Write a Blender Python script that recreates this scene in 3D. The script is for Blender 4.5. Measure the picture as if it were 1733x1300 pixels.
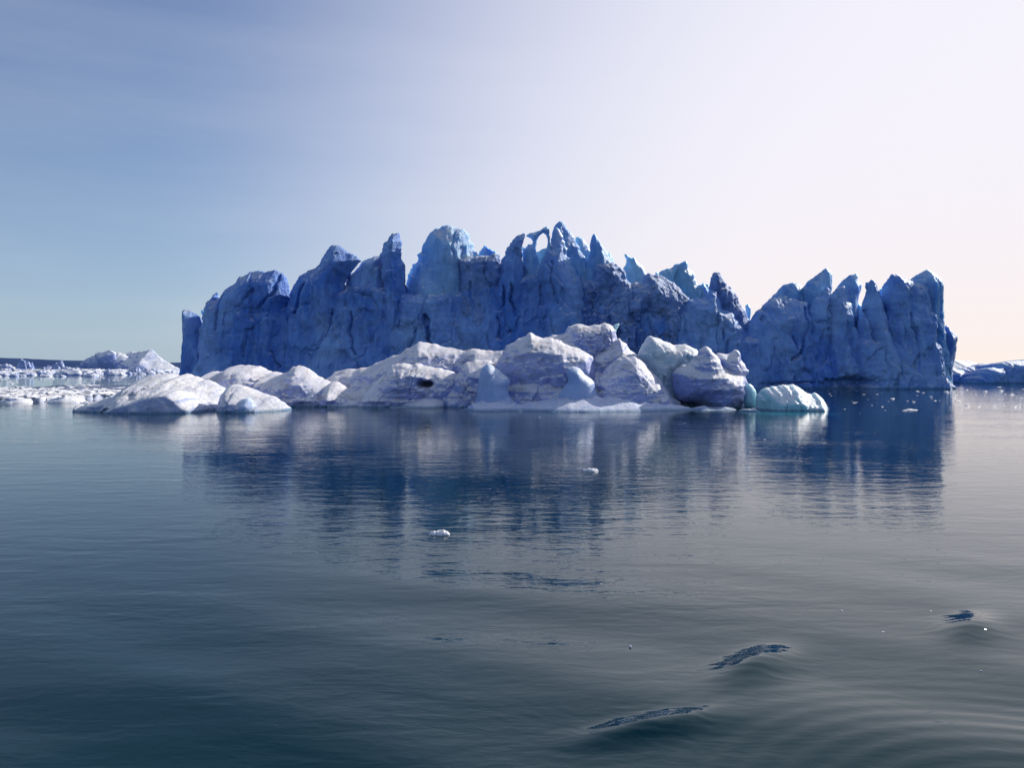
import bpy, math, random
import numpy as np

SC = bpy.context.scene
for o in list(bpy.data.objects):
    bpy.data.objects.remove(o)

# ------------------------------------------------------------------ camera, sky, sun, exposure
F = 1334.0                    # focal length in photograph pixels (1733 wide)
CAMH = 7.0
PITCH = math.atan(30.0 / F)   # looking slightly down
cam_d = bpy.data.cameras.new('camera')
cam = bpy.data.objects.new('camera', cam_d)
SC.collection.objects.link(cam)
cam.location = (0, 0, CAMH)
cam.rotation_euler = (math.pi / 2 - PITCH, 0, 0)
cam_d.sensor_width = 36.0
cam_d.lens = F / 1733.0 * 36.0
cam_d.clip_start = 0.1
cam_d.clip_end = 60000
SC.camera = cam

SUN_AZ = math.radians(45)     # to the right of the view direction
SUN_EL = math.radians(28)
SKYTINT = (0.84, 0.92, 1.15)
VEIL = (0.43, 0.97)
HORIZON = (4.4, 6.1, 7.6)
VEILC = (9.1, 8.95, 9.9)
VEILH = (10.0, 8.8, 8.1)
world = bpy.data.worlds.new('World')
SC.world = world
world.use_nodes = True
wn = world.node_tree
wn.nodes.clear()
wo = wn.nodes.new('ShaderNodeOutputWorld')
bg = wn.nodes.new('ShaderNodeBackground')
sky = wn.nodes.new('ShaderNodeTexSky')
sky.sky_type = 'NISHITA'
sky.sun_disc = False
sky.sun_elevation = SUN_EL
sky.sun_rotation = SUN_AZ
sky.altitude = 0
sky.air_density = 1.0
sky.dust_density = 0.6
sky.ozone_density = 2.0
bg.inputs['Strength'].default_value = 0.10
# thin bright veil of high haze: strongest towards the sun, and along the whole horizon
SUNV = (math.sin(SUN_AZ) * math.cos(SUN_EL), math.cos(SUN_AZ) * math.cos(SUN_EL), math.sin(SUN_EL))
def wnode(t, **k):
    n = wn.nodes.new(t)
    for a, v in k.items():
        setattr(n, a, v)
    return n
def wmath(op, a, b=None):
    m = wnode('ShaderNodeMath', operation=op)
    for i_, v in enumerate((a, b)):
        if v is None:
            continue
        if isinstance(v, (int, float)):
            m.inputs[i_].default_value = v
        else:
            wn.links.new(v, m.inputs[i_])
    return m.outputs[0]
def wmix(f, a, b, blend='MIX'):
    m = wnode('ShaderNodeMixRGB', blend_type=blend)
    for i_, v in enumerate((f, a, b)):
        if isinstance(v, (int, float)):
            m.inputs[i_].default_value = v
        elif isinstance(v, tuple):
            m.inputs[i_].default_value = (*v, 1)
        else:
            wn.links.new(v, m.inputs[i_])
    return m.outputs[0]
wtc = wnode('ShaderNodeTexCoord')
wsep = wnode('ShaderNodeSeparateXYZ'); wn.links.new(wtc.outputs['Generated'], wsep.inputs[0])
wdot = wnode('ShaderNodeVectorMath', operation='DOT_PRODUCT'); wdot.inputs[1].default_value = SUNV
wn.links.new(wtc.outputs['Generated'], wdot.inputs[0])
wmr = wnode('ShaderNodeMapRange', interpolation_type='SMOOTHSTEP')
wmr.inputs[1].default_value = VEIL[0]; wmr.inputs[2].default_value = VEIL[1]
wel = wmath('MAXIMUM', wsep.outputs[2], 0.0)
wn.links.new(wmath('SUBTRACT', wmath('ADD', wdot.outputs['Value'], 0.15), wmath('MULTIPLY', wel, 0.5)), wmr.inputs[0])
whz = wmath('EXPONENT', wmath('MULTIPLY', wel, -1.0 / 0.16))
base = wmix(1.0, sky.outputs['Color'], SKYTINT, 'MULTIPLY')
base = wmix(0.25, base, (2.9, 3.3, 4.6))
base = wmix(wmath('MULTIPLY', whz, 0.62), base, HORIZON)
wmap = wnode('ShaderNodeMapping'); wmap.inputs['Scale'].default_value = (1.2, 1.2, 9.0); wmap.inputs['Rotation'].default_value = (0.05, 0.03, 0)
wn.links.new(wtc.outputs['Generated'], wmap.inputs['Vector'])
wcl = wnode('ShaderNodeTexNoise'); wcl.inputs['Scale'].default_value = 1.6; wcl.inputs['Detail'].default_value = 5; wcl.inputs['Roughness'].default_value = 0.55
wn.links.new(wmap.outputs[0], wcl.inputs['Vector'])
wcf = wmath('MULTIPLY', wmath('MAXIMUM', wmath('SUBTRACT', wcl.outputs[0], 0.47), 0.0), 0.4)
base = wmix(wcf, base, (7.4, 7.8, 8.8))
sunside = wmix(wmath('EXPONENT', wmath('MULTIPLY', wel, -1.0 / 0.12)), VEILC, VEILH)
skyc = wmix(wmr.outputs[0], base, sunside)
wn.links.new(skyc, bg.inputs['Color'])
wn.links.new(bg.outputs['Background'], wo.inputs['Surface'])

sun_d = bpy.data.lights.new('sun', 'SUN')
sun = bpy.data.objects.new('sun', sun_d)
SC.collection.objects.link(sun)
sun_d.energy = 5.0
sun_d.angle = math.radians(0.5)
sun_d.color = (1.0, 0.95, 0.88)
sun.rotation_euler = (math.pi / 2 - SUN_EL, 0, math.pi - SUN_AZ)
SC.view_settings.view_transform = 'Standard'
SC.view_settings.look = 'None'
SC.view_settings.exposure = 0.0
SC.view_settings.gamma = 1.0
SC.view_settings.use_curve_mapping = False

# ------------------------------------------------------------------ helpers
def ray(px, py, d):
    """point at distance d (along +Y) seen at photograph position px, py -> x, z"""
    u = (px - 866.5) / F
    v = (650.0 - py) / F
    dy = math.cos(PITCH) + v * math.sin(PITCH)
    dz = -math.sin(PITCH) + v * math.cos(PITCH)
    return u / dy * d, CAMH + dz / dy * d

def water_at(px, py):
    u = (px - 866.5) / F
    v = (650.0 - py) / F
    dy = math.cos(PITCH) + v * math.sin(PITCH)
    dz = -math.sin(PITCH) + v * math.cos(PITCH)
    t = -CAMH / dz
    return u * t, dy * t

def _h(ix, iy, iz, seed):
    n = (ix * 374761393 + iy * 668265263 + iz * 1274126177 + seed * 974634777) & 0xffffffff
    n = ((n ^ (n >> 13)) * 1103515245) & 0xffffffff
    n = ((n ^ (n >> 15)) * 2246822519) & 0xffffffff
    return ((n ^ (n >> 16)) & 0xffffff).astype(np.float64) / 0xffffff * 2 - 1

def noise(P, seed=0):
    """smooth 3-D value noise in -1..1; P is (n, 3)"""
    Pf = np.floor(P)
    I = Pf.astype(np.int64)
    f = P - Pf
    f = f * f * f * (f * (f * 6 - 15) + 10)
    x, y, z = I[:, 0], I[:, 1], I[:, 2]
    r = 0
    for dx in (0, 1):
        wx = f[:, 0] if dx else 1 - f[:, 0]
        for dy in (0, 1):
            wy = f[:, 1] if dy else 1 - f[:, 1]
            for dz in (0, 1):
                wz = f[:, 2] if dz else 1 - f[:, 2]
                r = r + wx * wy * wz * _h(x + dx, y + dy, z + dz, seed)
    return r

def fbm(P, octv=4, seed=0, gain=0.5, lac=2.03, ridged=False):
    a, s, t = 1.0, 0.0, 0.0
    Q = P.copy()
    for k in range(octv):
        n = noise(Q, seed + 17 * k)
        if ridged:
            n = 1 - 2 * np.abs(n)
        s = s + a * n
        t += a
        a *= gain
        Q = Q * lac + 3.7
    return s / t

def facets(X, Z, cell, seed, stretch=1.8):
    """tilted planes, one per irregular cell: broken-ice facets. returns offset (unit ~1) and edge closeness"""
    gx, gz = X / cell, Z / (cell * stretch)
    ix, iz = np.floor(gx).astype(np.int64), np.floor(gz).astype(np.int64)
    best = np.full(X.shape, 1e9); second = np.full(X.shape, 1e9); val = np.zeros(X.shape)
    zero = np.zeros_like(ix)
    for a in (-1, 0, 1):
        for b in (-1, 0, 1):
            cx, cz = ix + a, iz + b
            sx = cx + 0.5 + 0.45 * _h(cx, cz, zero, seed)
            sz = cz + 0.5 + 0.45 * _h(cx, cz, zero, seed + 1)
            dd = np.hypot(gx - sx, gz - sz)
            h0 = _h(cx, cz, zero, seed + 2); tx = _h(cx, cz, zero, seed + 3); tz = _h(cx, cz, zero, seed + 4)
            v = 0.5 * h0 + 0.9 * tx * (gx - sx) + 0.7 * tz * (gz - sz)
            m = dd < best
            second = np.where(m, best, np.minimum(second, dd))
            val = np.where(m, v, val)
            best = np.where(m, dd, best)
    return val, second - best

def new_mesh(name, V, faces, mat, parent=None, smooth=True):
    me = bpy.data.meshes.new(name)
    V = np.asarray(V, dtype=np.float32)
    me.vertices.add(len(V))
    me.vertices.foreach_set('co', V.ravel())
    quads, tris = faces
    nl = 4 * len(quads) + 3 * len(tris)
    me.loops.add(nl)
    li = np.concatenate([np.asarray(quads, dtype=np.int32).ravel(), np.asarray(tris, dtype=np.int32).ravel()])
    me.loops.foreach_set('vertex_index', li)
    me.polygons.add(len(quads) + len(tris))
    ls = np.concatenate([np.arange(len(quads)) * 4, 4 * len(quads) + np.arange(len(tris)) * 3]).astype(np.int32)
    me.polygons.foreach_set('loop_start', ls)
    me.polygons.foreach_set('use_smooth', np.full(len(quads) + len(tris), smooth))
    me.update(calc_edges=True)
    me.validate()
    me.materials.append(mat)
    o = bpy.data.objects.new(name, me)
    SC.collection.objects.link(o)
    if parent:
        o.parent = parent
        o.location = (-parent.location.x, -parent.location.y, -parent.location.z)
    return o

def thing(name, label, cat, loc, group=None):
    o = bpy.data.objects.new(name, None)
    SC.collection.objects.link(o)
    o.location = loc
    o['label'] = label
    o['category'] = cat
    if group:
        o['group'] = group
    return o

def tag(o, label, cat, group=None):
    o['label'] = label
    o['category'] = cat
    if group:
        o['group'] = group
    return o

def rough_outline(P, seed, amt=0.09, minlen=0.7, floor=-1):
    rng = random.Random(seed)
    def sub(a, b):
        L = math.hypot(b[0] - a[0], b[1] - a[1])
        if L < minlen or (a[1] <= floor + .05 and b[1] <= floor + .05):
            return [a]
        t = 0.5 + rng.uniform(-0.12, 0.12)
        k = rng.gauss(0, amt) * L
        k = max(-0.9, min(0.9, k))
        m = (a[0] + (b[0] - a[0]) * t - (b[1] - a[1]) / L * k, a[1] + (b[1] - a[1]) * t + (b[0] - a[0]) / L * k)
        return sub(a, m) + sub(m, b)
    out = []
    for i in range(len(P)):
        out += sub(P[i], P[(i + 1) % len(P)])
    return out

def seg_dist(X, Z, A, B):
    """distance to nearest segment, and nearest point"""
    best = np.full(X.shape, 1e9); NX = np.zeros(X.shape); NZ = np.zeros(X.shape)
    for (ax, az), (bx, bz) in zip(A, B):
        dx, dz = bx - ax, bz - az
        L2 = dx * dx + dz * dz + 1e-12
        t = np.clip(((X - ax) * dx + (Z - az) * dz) / L2, 0, 1)
        qx, qz = ax + t * dx, az + t * dz
        d = (X - qx) ** 2 + (Z - qz) ** 2
        m = d < best
        best = np.where(m, d, best); NX = np.where(m, qx, NX); NZ = np.where(m, qz, NZ)
    return np.sqrt(best), NX, NZ

def inside(X, Z, P):
    c = np.zeros(X.shape, bool)
    n = len(P)
    for i in range(n):
        ax, az = P[i]; bx, bz = P[(i + 1) % n]
        if az == bz:
            continue
        m = ((az > Z) != (bz > Z)) & (X < (bx - ax) * (Z - az) / (bz - az) + ax)
        c ^= m
    return c

def block(name, px, d, mat, parent, Tf=5, Tb=8, W=4, res=0.4, flare=0, face=0.8, cell=7, flute=0.5, amp=0.25,
          holes=(), cracks=(), seed=0, power=2.0, edge=0.09, bottom=True, soft=False, lump=0.0, widen=0.0, pits=(), lean=0.0, floor=-2.5):
    """a mass of ice: outline seen at distance d, swelling towards and away from the viewer, broken and eroded"""
    P = []
    for (x, y) in px:
        a, b = ray(x, y, d)
        P.append((a, b if b > 0.05 else floor))
    if widen:
        top = max(b for a, b in P); mid = sum(a for a, b in P) / len(P)
        P = [(a + math.copysign(widen * min(1, max(0, 1 - b / (0.72 * top))), a - mid), b) for a, b in P]
    P0 = list(P)
    P = rough_outline(P, seed, edge, res * 1.8, floor)
    H = [rough_outline([ray(x, y, d) for x, y in h], seed + 5 + i, 0.05, res * 1.8) for i, h in enumerate(holes)]
    xs = [p[0] for p in P]; zs = [p[1] for p in P]
    gx = np.arange(min(xs) - res, max(xs) + 2 * res, res)
    gz = np.arange(min(zs) - res, max(zs) + 2 * res, res)
    X, Z = np.meshgrid(gx, gz, indexing='ij')
    cxm = (X[:-1, :-1] + res / 2); czm = (Z[:-1, :-1] + res / 2)
    keep = inside(cxm, czm, P)
    for h in H:
        keep &= ~inside(cxm, czm, h)
    segA = list(P); segB = P[1:] + P[:1]
    for h in H:
        segA += h; segB += h[1:] + h[:1]
    # vertices used
    used = np.zeros(X.shape, int)
    for a in (0, 1):
        for b in (0, 1):
            used[a:a + keep.shape[0], b:b + keep.shape[1]] += keep
    m = used > 0
    bd = m & (used < 4)
    xv, zv = X[m].copy(), Z[m].copy()
    bv = bd[m]
    _, nx, nz = seg_dist(xv[bv], zv[bv], segA, segB)
    xv[bv] = nx; zv[bv] = nz
    fa = [(a, b) for a, b in zip(segA, segB) if not (a[1] <= floor + 0.05 and b[1] <= floor + 0.05)]
    dist, _, _ = seg_dist(xv, zv, [a for a, b in fa], [b for a, b in fa])
    flo = bv & (zv <= floor + 0.2) & (dist > 0.01)
    if soft:     # worn smooth: swell from the plain outline, not from each notch in it
        f0 = [(a, b) for a, b in zip(P0, P0[1:] + P0[:1]) if not (a[1] <= floor + 0.05 and b[1] <= floor + 0.05)]
        d0, _, _ = seg_dist(xv, zv, [a for a, b in f0], [b for a, b in f0])
        d0 = np.where(inside(xv, zv, P0), d0, 0)
        s = np.clip(np.where(dist < 0.8, dist + (np.minimum(d0, dist + .4) - dist) * dist / 0.8, np.minimum(d0, dist + 0.4)) / W, 0, 1)
    else:
        s = np.clip(dist / W, 0, 1)
    prof = (1 - (1 - s) ** power) ** (0.72 if soft else 0.92)
    zmax = max(zs)
    n = len(xv)
    P3 = np.stack([xv, np.zeros(n), zv], 1)
    low = fbm(P3 / 14.0, 2, seed + 3)
    lz = 2.0 if soft else 8.5
    fv, fe = facets(xv + 1.5 * noise(P3 / 4, seed + 9), zv + 2 * noise(P3 / 4, seed + 8), cell, seed + 20, 1.6 if soft else 3.0)
    fv2, fe2 = facets(xv, zv, cell * 0.37, seed + 40, 1.4 if soft else 2.4)
    fl = fbm(np.stack([xv / 2.6, np.zeros(n), zv / 14.0], 1), 3, seed + 50, ridged=True)
    fade = np.clip(dist / 2.2, 0, 1)
    yf = -Tf * prof * (1 + 0.35 * low)
    yf -= flare * np.clip(1 - zv / zmax, 0, 1) ** 1.6 * fade
    yf -= face * fade * (fv + 0.35 * fv2) + flute * fade * fl
    if lump:
        yf -= lump * fade * (fbm((P3 + 1.2 * np.stack([noise(P3 / 5.0, seed + 72), 0 * zv, 0 * zv], 1)) / np.array([3.4, 1, lz]), 4, seed + 70, ridged=True) + 0.6 * fbm(P3 / 6.0, 3, seed + 71))
    # crevices between facets
    yf += face * 0.5 * fade * np.exp(-(fe / 0.06) ** 2) * (fbm(P3 / 9, 2, seed + 60) > 0.15)
    for c in cracks:
        w = c.get('w', 0.5); dep = c.get('d', 3.0)
        pts = rough_outline([ray(x, y, d - Tf) for x, y in c['p']], seed + 91, 0.07, 0.8)
        k = len(c['p'])
        end = ray(*c['p'][-1], d - Tf)
        ie = max(i for i, q in enumerate(pts) if abs(q[0] - end[0]) + abs(q[1] - end[1]) < 1e-6)
        pts = pts[:ie + 1]
        dc, _, _ = seg_dist(xv, zv, pts[:-1], pts[1:])
        yf += dep * np.exp(-(dc / w) ** 2)
    for (x0, y0, rx, ry, dep) in pits:
        a, b = ray(x0, y0, d - Tf)
        q = np.hypot((xv - a) / (rx / F * d), (zv - b) / (ry / F * d)) + 0.25 * noise(P3 / 0.8, 77)
        yf += dep / (1 + np.exp((q - 1) * 6))
    yb = Tb * prof * (1 + 0.3 * low) + 0.5 * face * fade * fv
    edge_v = bv
    yf = np.where(edge_v & ~flo, 0, yf)
    yb = np.where(edge_v & ~flo, 0, yb)
    shift = lean * zv
    Vf = np.stack([xv, yf + shift, zv], 1); Vb = np.stack([xv, yb + shift, zv], 1)
    V = np.concatenate([Vf, Vb])
    # fine 3-D roughness, continuous over front and back
    D1 = np.stack([fbm(V / 2.2, 4, seed + 101), fbm(V / 2.2, 4, seed + 202), fbm(V / 2.2, 4, seed + 303)], 1)
    R = fbm(V / 1.3 * np.array([1.0, 1.0, 0.6]), 3, seed + 404, ridged=True)
    V = V + D1 * amp * np.array([0.8, 1.5, 0.8])
    V[:n, 1] -= R[:n] * amp * 0.9 * fade
    V[:, 1] += d
    idx = -np.ones(X.shape, int); idx[m] = np.arange(n)
    ki, kj = np.nonzero(keep)
    q = np.stack([idx[ki, kj], idx[ki + 1, kj], idx[ki + 1, kj + 1], idx[ki, kj + 1]], 1)
    weld = edge_v & ~flo
    bmap = np.where(weld, np.arange(n), np.arange(n) + n)
    qb = bmap[q][:, ::-1]
    # drop degenerate (fully welded) back faces
    ok = ~np.all(weld[q], axis=1)
    return new_mesh(name, V, (np.concatenate([q[ok], qb[ok]]), np.zeros((0, 3), int)), mat, parent)

def mound(name, cx, cy, rx, ry, h, mat, parent=None, seed=0, n=40, rough=0.35, power=0.5, freq=1.0, spiky=0.0, dip=0.1):
    """a free-floating lump: ragged waterline outline, hummocky top, and a keel under the water"""
    nr, na = n // 2, n
    r = np.concatenate([[0], np.linspace(0, 1, nr)[1:], [1.06]])
    a = np.linspace(0, 2 * math.pi, na, endpoint=False)
    R, A = np.meshgrid(r, a, indexing='ij')
    cxs, cys = np.cos(A).ravel(), np.sin(A).ravel()
    on = fbm(np.stack([cxs * 1.3, cys * 1.3, np.full(cxs.shape, seed * 1.37)], 1), 3, seed)
    out = 1 + 0.42 * on
    x = (R.ravel()) * cxs * rx * out; y = (R.ravel()) * cys * ry * out
    Q = np.stack([x / rx * 2.2 * freq, y / ry * 2.2 * freq * max(0.5, ry / rx), np.full(x.shape, seed * 0.7)], 1)
    b = (1 - np.clip(R.ravel(), 0, 1) ** 2) ** power
    hn = fbm(Q, 4, seed + 11)
    rd = fbm(Q * 1.7, 4, seed + 12, ridged=True)
    z = h * b * np.clip(0.72 + rough * 1.6 * hn + spiky * rd, dip, 3) + 0.0
    x = x + rx * 0.06 * fbm(Q * 2.5, 2, seed + 13); y = y + ry * 0.06 * fbm(Q * 2.5, 2, seed + 14)
    z = np.where(R.ravel() > 1.01, -0.35 * h - 0.3, z)
    V = np.stack([x, y, z], 1).reshape(len(r), na, 3)
    V[0] = V[0].mean(0)
    V = V.reshape(-1, 3)
    q = []
    i, j = np.meshgrid(np.arange(len(r) - 1), np.arange(na), indexing='ij')
    i, j = i.ravel(), j.ravel(); j2 = (j + 1) % na
    q = np.stack([i * na + j, (i + 1) * na + j, (i + 1) * na + j2, i * na + j2], 1)
    o = new_mesh(name, V, (q, np.zeros((0, 3), int)), mat, None)
    if parent:
        o.parent = parent
        o.location = (cx - parent.location.x, cy - parent.location.y, 0)
    else:
        o.location = (cx, cy, 0)
    return o

# ------------------------------------------------------------------ materials
def nodes_of(name):
    m = bpy.data.materials.new(name)
    m.use_nodes = True
    nt = m.node_tree
    nt.nodes.clear()
    out = nt.nodes.new('ShaderNodeOutputMaterial')
    b = nt.nodes.new('ShaderNodeBsdfPrincipled')
    nt.links.new(b.outputs[0], out.inputs['Surface'])
    return m, nt, b

def N(nt, t, **k):
    n = nt.nodes.new(t)
    for a, v in k.items():
        setattr(n, a, v)
    return n

def tex(nt, co, scale, detail=5, rough=0.6, sx=(1, 1, 1), kind='noise', dist=0.0):
    mp = N(nt, 'ShaderNodeMapping')
    mp.inputs['Scale'].default_value = sx
    nt.links.new(co, mp.inputs['Vector'])
    if kind == 'noise':
        t = N(nt, 'ShaderNodeTexNoise')
        t.inputs['Detail'].default_value = detail
        t.inputs['Roughness'].default_value = rough
        t.inputs['Distortion'].default_value = dist
    else:
        t = N(nt, 'ShaderNodeTexVoronoi', feature='DISTANCE_TO_EDGE')
    t.inputs['Scale'].default_value = scale
    nt.links.new(mp.outputs[0], t.inputs['Vector'])
    return t.outputs[0]

def ramp(nt, fac, stops):
    r = N(nt, 'ShaderNodeValToRGB')
    e = r.color_ramp.elements
    e[0].position, e[0].color = stops[0][0], (*stops[0][1], 1) if isinstance(stops[0][1], tuple) else (stops[0][1],) * 3 + (1,)
    e[1].position, e[1].color = stops[-1][0], (*stops[-1][1], 1) if isinstance(stops[-1][1], tuple) else (stops[-1][1],) * 3 + (1,)
    for p, c in stops[1:-1]:
        k = e.new(p)
        k.color = (*c, 1) if isinstance(c, tuple) else (c, c, c, 1)
    nt.links.new(fac, r.inputs[0])
    return r.outputs[0]

def mix(nt, fac, a, b, blend='MIX'):
    m = N(nt, 'ShaderNodeMixRGB', blend_type=blend)
    for sock, v in ((m.inputs[0], fac), (m.inputs[1], a), (m.inputs[2], b)):
        if isinstance(v, (int, float)):
            sock.default_value = v
        elif isinstance(v, tuple):
            sock.default_value = (*v, 1)
        else:
            nt.links.new(v, sock)
    return m.outputs[0]

def math_n(nt, op, a, b=None, c=None):
    m = N(nt, 'ShaderNodeMath', operation=op)
    for i, v in enumerate((a, b, c)):
        if v is None:
            continue
        if isinstance(v, (int, float)):
            m.inputs[i].default_value = v
        else:
            nt.links.new(v, m.inputs[i])
    return m.outputs[0]

def ice(name, deep, pale, snow, dirt=(0.22, 0.17, 0.14), dirt_amt=0.3, sss=0.3, radius=(0.4, 1.2, 2.2), scale=1.0,
        snow_lo=0.45, snow_hi=0.8, rough=0.55, bump=0.5, waterline=True, snow_min=0.75, chip=0.55):
    m, nt, b = nodes_of(name)
    geo = N(nt, 'ShaderNodeNewGeometry')
    pos = geo.outputs['Position']
    sep = N(nt, 'ShaderNodeSeparateXYZ'); nt.links.new(pos, sep.inputs[0])
    nrm = N(nt, 'ShaderNodeSeparateXYZ'); nt.links.new(geo.outputs['True Normal'], nrm.inputs[0])
    big = tex(nt, pos, 0.055 / scale, 4, 0.55, (1, 1, 0.6), dist=0.6)
    col = mix(nt, ramp(nt, big, [(0.38, 0.0), (0.62, 1.0)]), deep, pale)
    streak = tex(nt, pos, 0.5 / scale, 6, 0.65, (1, 1, 0.18), dist=0.4)
    col = mix(nt, math_n(nt, 'MULTIPLY', ramp(nt, streak, [(0.46, 0.0), (0.7, 1.0)]), 0.45), col, pale)
    band = tex(nt, pos, 0.35 / scale, 5, 0.6, (0.25, 0.25, 1.2), dist=0.8)
    col = mix(nt, math_n(nt, 'MULTIPLY', ramp(nt, band, [(0.5, 0.0), (0.66, 1.0)]), 0.25), col, deep)
    # snow and frost crust on surfaces that face up
    sn = tex(nt, pos, 0.9 / scale, 6, 0.65)
    up = math_n(nt, 'ADD', nrm.outputs[2], math_n(nt, 'MULTIPLY', math_n(nt, 'SUBTRACT', sn, 0.5), 0.9))
    mr = N(nt, 'ShaderNodeMapRange'); mr.inputs[1].default_value = snow_lo; mr.inputs[2].default_value = snow_hi
    nt.links.new(up, mr.inputs[0])
    smask = ramp(nt, tex(nt, pos, 0.16 / scale, 3, 0.6), [(0.40, snow_min), (0.56, 1.0)])
    col = mix(nt, math_n(nt, 'MULTIPLY', mr.outputs[0], smask), col, snow)
    # dirt frozen into the ice: patches and thin specks
    dn = tex(nt, pos, 0.12 / scale, 7, 0.7, (1, 1, 1.5), dist=1.2)
    dn2 = tex(nt, pos, 1.6 / scale, 8, 0.75)
    dd = math_n(nt, 'MULTIPLY', ramp(nt, dn, [(0.5, 0.0), (0.68, 1.0)]), ramp(nt, dn2, [(0.35, 0.25), (0.6, 1.0)]))
    col = mix(nt, math_n(nt, 'MULTIPLY', dd, dirt_amt), col, dirt)
    if waterline:     # wet blue ice just above the sea, darkened to paint in the notch's shade
        wl = math_n(nt, 'ADD', sep.outputs[2], math_n(nt, 'MULTIPLY', math_n(nt, 'SUBTRACT', dn2, 0.5), 0.8 * scale))
        w = N(nt, 'ShaderNodeMapRange'); w.inputs[1].default_value = 0.9 * scale ; w.inputs[2].default_value = 0.15
        nt.links.new(wl, w.inputs[0])
        col = mix(nt, math_n(nt, 'MULTIPLY', w.outputs[0], 0.7), col, (0.07, 0.21, 0.33))
    nt.links.new(col, b.inputs['Base Color'])
    b.inputs['Roughness'].default_value = rough
    b.inputs['IOR'].default_value = 1.31
    b.inputs['Specular IOR Level'].default_value = 0.35
    if sss > 0:
        b.subsurface_method = 'RANDOM_WALK'
        b.inputs['Subsurface Weight'].default_value = sss
        b.inputs['Subsurface Radius'].default_value = radius
        b.inputs['Subsurface Scale'].default_value = 1.0
    h1 = tex(nt, pos, 1.1 / scale, 8, 0.68, (1, 1, 0.7), dist=0.4)
    h2 = tex(nt, pos, 6.0 / scale, 5, 0.6)
    vm_ = N(nt, 'ShaderNodeMapping'); vm_.inputs['Scale'].default_value = (1, 1, 0.55)
    nt.links.new(pos, vm_.inputs['Vector'])
    vo = N(nt, 'ShaderNodeTexVoronoi', feature='F1'); vo.inputs['Scale'].default_value = 0.42 / scale; vo.inputs['Detail'].default_value = 3.0
    vo.inputs['Roughness'].default_value = 0.55; vo.inputs['Lacunarity'].default_value = 2.3
    nt.links.new(vm_.outputs[0], vo.inputs['Vector'])
    hh = math_n(nt, 'ADD', math_n(nt, 'MULTIPLY', h1, 0.55), math_n(nt, 'ADD', math_n(nt, 'MULTIPLY', h2, 0.10), math_n(nt, 'MULTIPLY', vo.outputs['Distance'], chip)))
    bp = N(nt, 'ShaderNodeBump'); bp.inputs['Strength'].default_value = bump; bp.inputs['Distance'].default_value = 0.9 * scale
    nt.links.new(hh, bp.inputs['Height'])
    nt.links.new(bp.outputs[0], b.inputs['Normal'])
    return m

BLUE = ice('blue_glacier_ice', (0.085, 0.235, 0.68), (0.32, 0.53, 0.90), (0.72, 0.77, 0.84), (0.07, 0.08, 0.12), 0.5, 0.2,
           (0.2, 0.7, 1.3), 1.0, 0.62, 0.95, 0.55, 0.9, snow_min=0.25)
SKYICE = ice('sky_blue_ice', (0.16, 0.38, 0.76), (0.42, 0.66, 0.92), (0.76, 0.82, 0.88), (0.07, 0.08, 0.12), 0.25, 0.7,
             (0.4, 1.4, 2.1), 1.0, 0.5, 0.85, 0.5, 0.9, snow_min=0.5)
CYAN = ice('clear_cyan_ice', (0.22, 0.46, 0.68), (0.42, 0.63, 0.80), (0.75, 0.82, 0.88), (0.12, 0.12, 0.14), 0.1, 0.6,
           (0.5, 1.4, 2.0), 1.0, 0.65, 0.95, 0.4, 0.6)
RAGGED = ice('dirty_ragged_ice', (0.09, 0.20, 0.55), (0.28, 0.44, 0.78), (0.62, 0.66, 0.74), (0.06, 0.06, 0.08), 0.85, 0.1,
             (0.2, 0.6, 1.0), 0.8, 0.5, 0.9, 0.6, 1.0)
PALE = ice('weathered_white_ice', (0.26, 0.34, 0.68), (0.47, 0.52, 0.79), (0.88, 0.85, 0.84), (0.20, 0.15, 0.11), 0.8, 0.15,
           (0.15, 0.3, 0.45), 0.45, 0.34, 0.68, 0.55, 0.65, chip=0.15)  # lavender-blue of the shaded sides put into the base colours
SMOOTH = ice('smooth_pale_blue_ice', (0.26, 0.41, 0.74), (0.44, 0.56, 0.82), (0.8, 0.86, 0.92), (0.3, 0.3, 0.32), 0.1, 0.5,
             (0.3, 0.7, 1.0), 0.6, 0.45, 0.85, 0.4, 0.45, chip=.15)
TURQ = ice('turquoise_ice', (0.20, 0.58, 0.66), (0.50, 0.75, 0.82), (0.88, 0.9, 0.91), (0.2, 0.25, 0.25), 0.15, 0.6,
           (0.4, 1.1, 1.3), 0.45, 0.35, 0.75, 0.4, 0.7)
GLAZE = ice('pale_glazed_ice', (0.42, 0.58, 0.72), (0.66, 0.76, 0.82), (0.90, 0.89, 0.88), (0.2, 0.17, 0.14), 0.35, 0.4,
            (0.3, 0.8, 0.9), 0.45, 0.3, 0.65, 0.5, 0.8, chip=.3)
SNOWY = ice('snow_covered_ice', (0.30, 0.38, 0.66), (0.46, 0.53, 0.76), (0.90, 0.88, 0.86), (0.33, 0.27, 0.22), 0.45, 0.12,
            (0.15, 0.3, 0.4), 0.5, 0.35, 0.72, 0.6, 0.8, chip=0.2)
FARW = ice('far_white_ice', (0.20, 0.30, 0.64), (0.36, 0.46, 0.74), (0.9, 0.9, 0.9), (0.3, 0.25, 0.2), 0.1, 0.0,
           (1, 1, 1), 2.0, 0.3, 0.7, 0.6, 0.4, False, chip=.15)  # blue of the far bergs' shaded faces put into the ice tones

FRAG = ice('white_fragment_ice', (0.62, 0.66, 0.76), (0.80, 0.80, 0.84), (0.92, 0.90, 0.90), (0.5, 0.5, 0.5), 0.1, 0.0,
           (1, 1, 1), 0.1, 0.2, 0.6, 0.5, 0.5, False)

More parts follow.
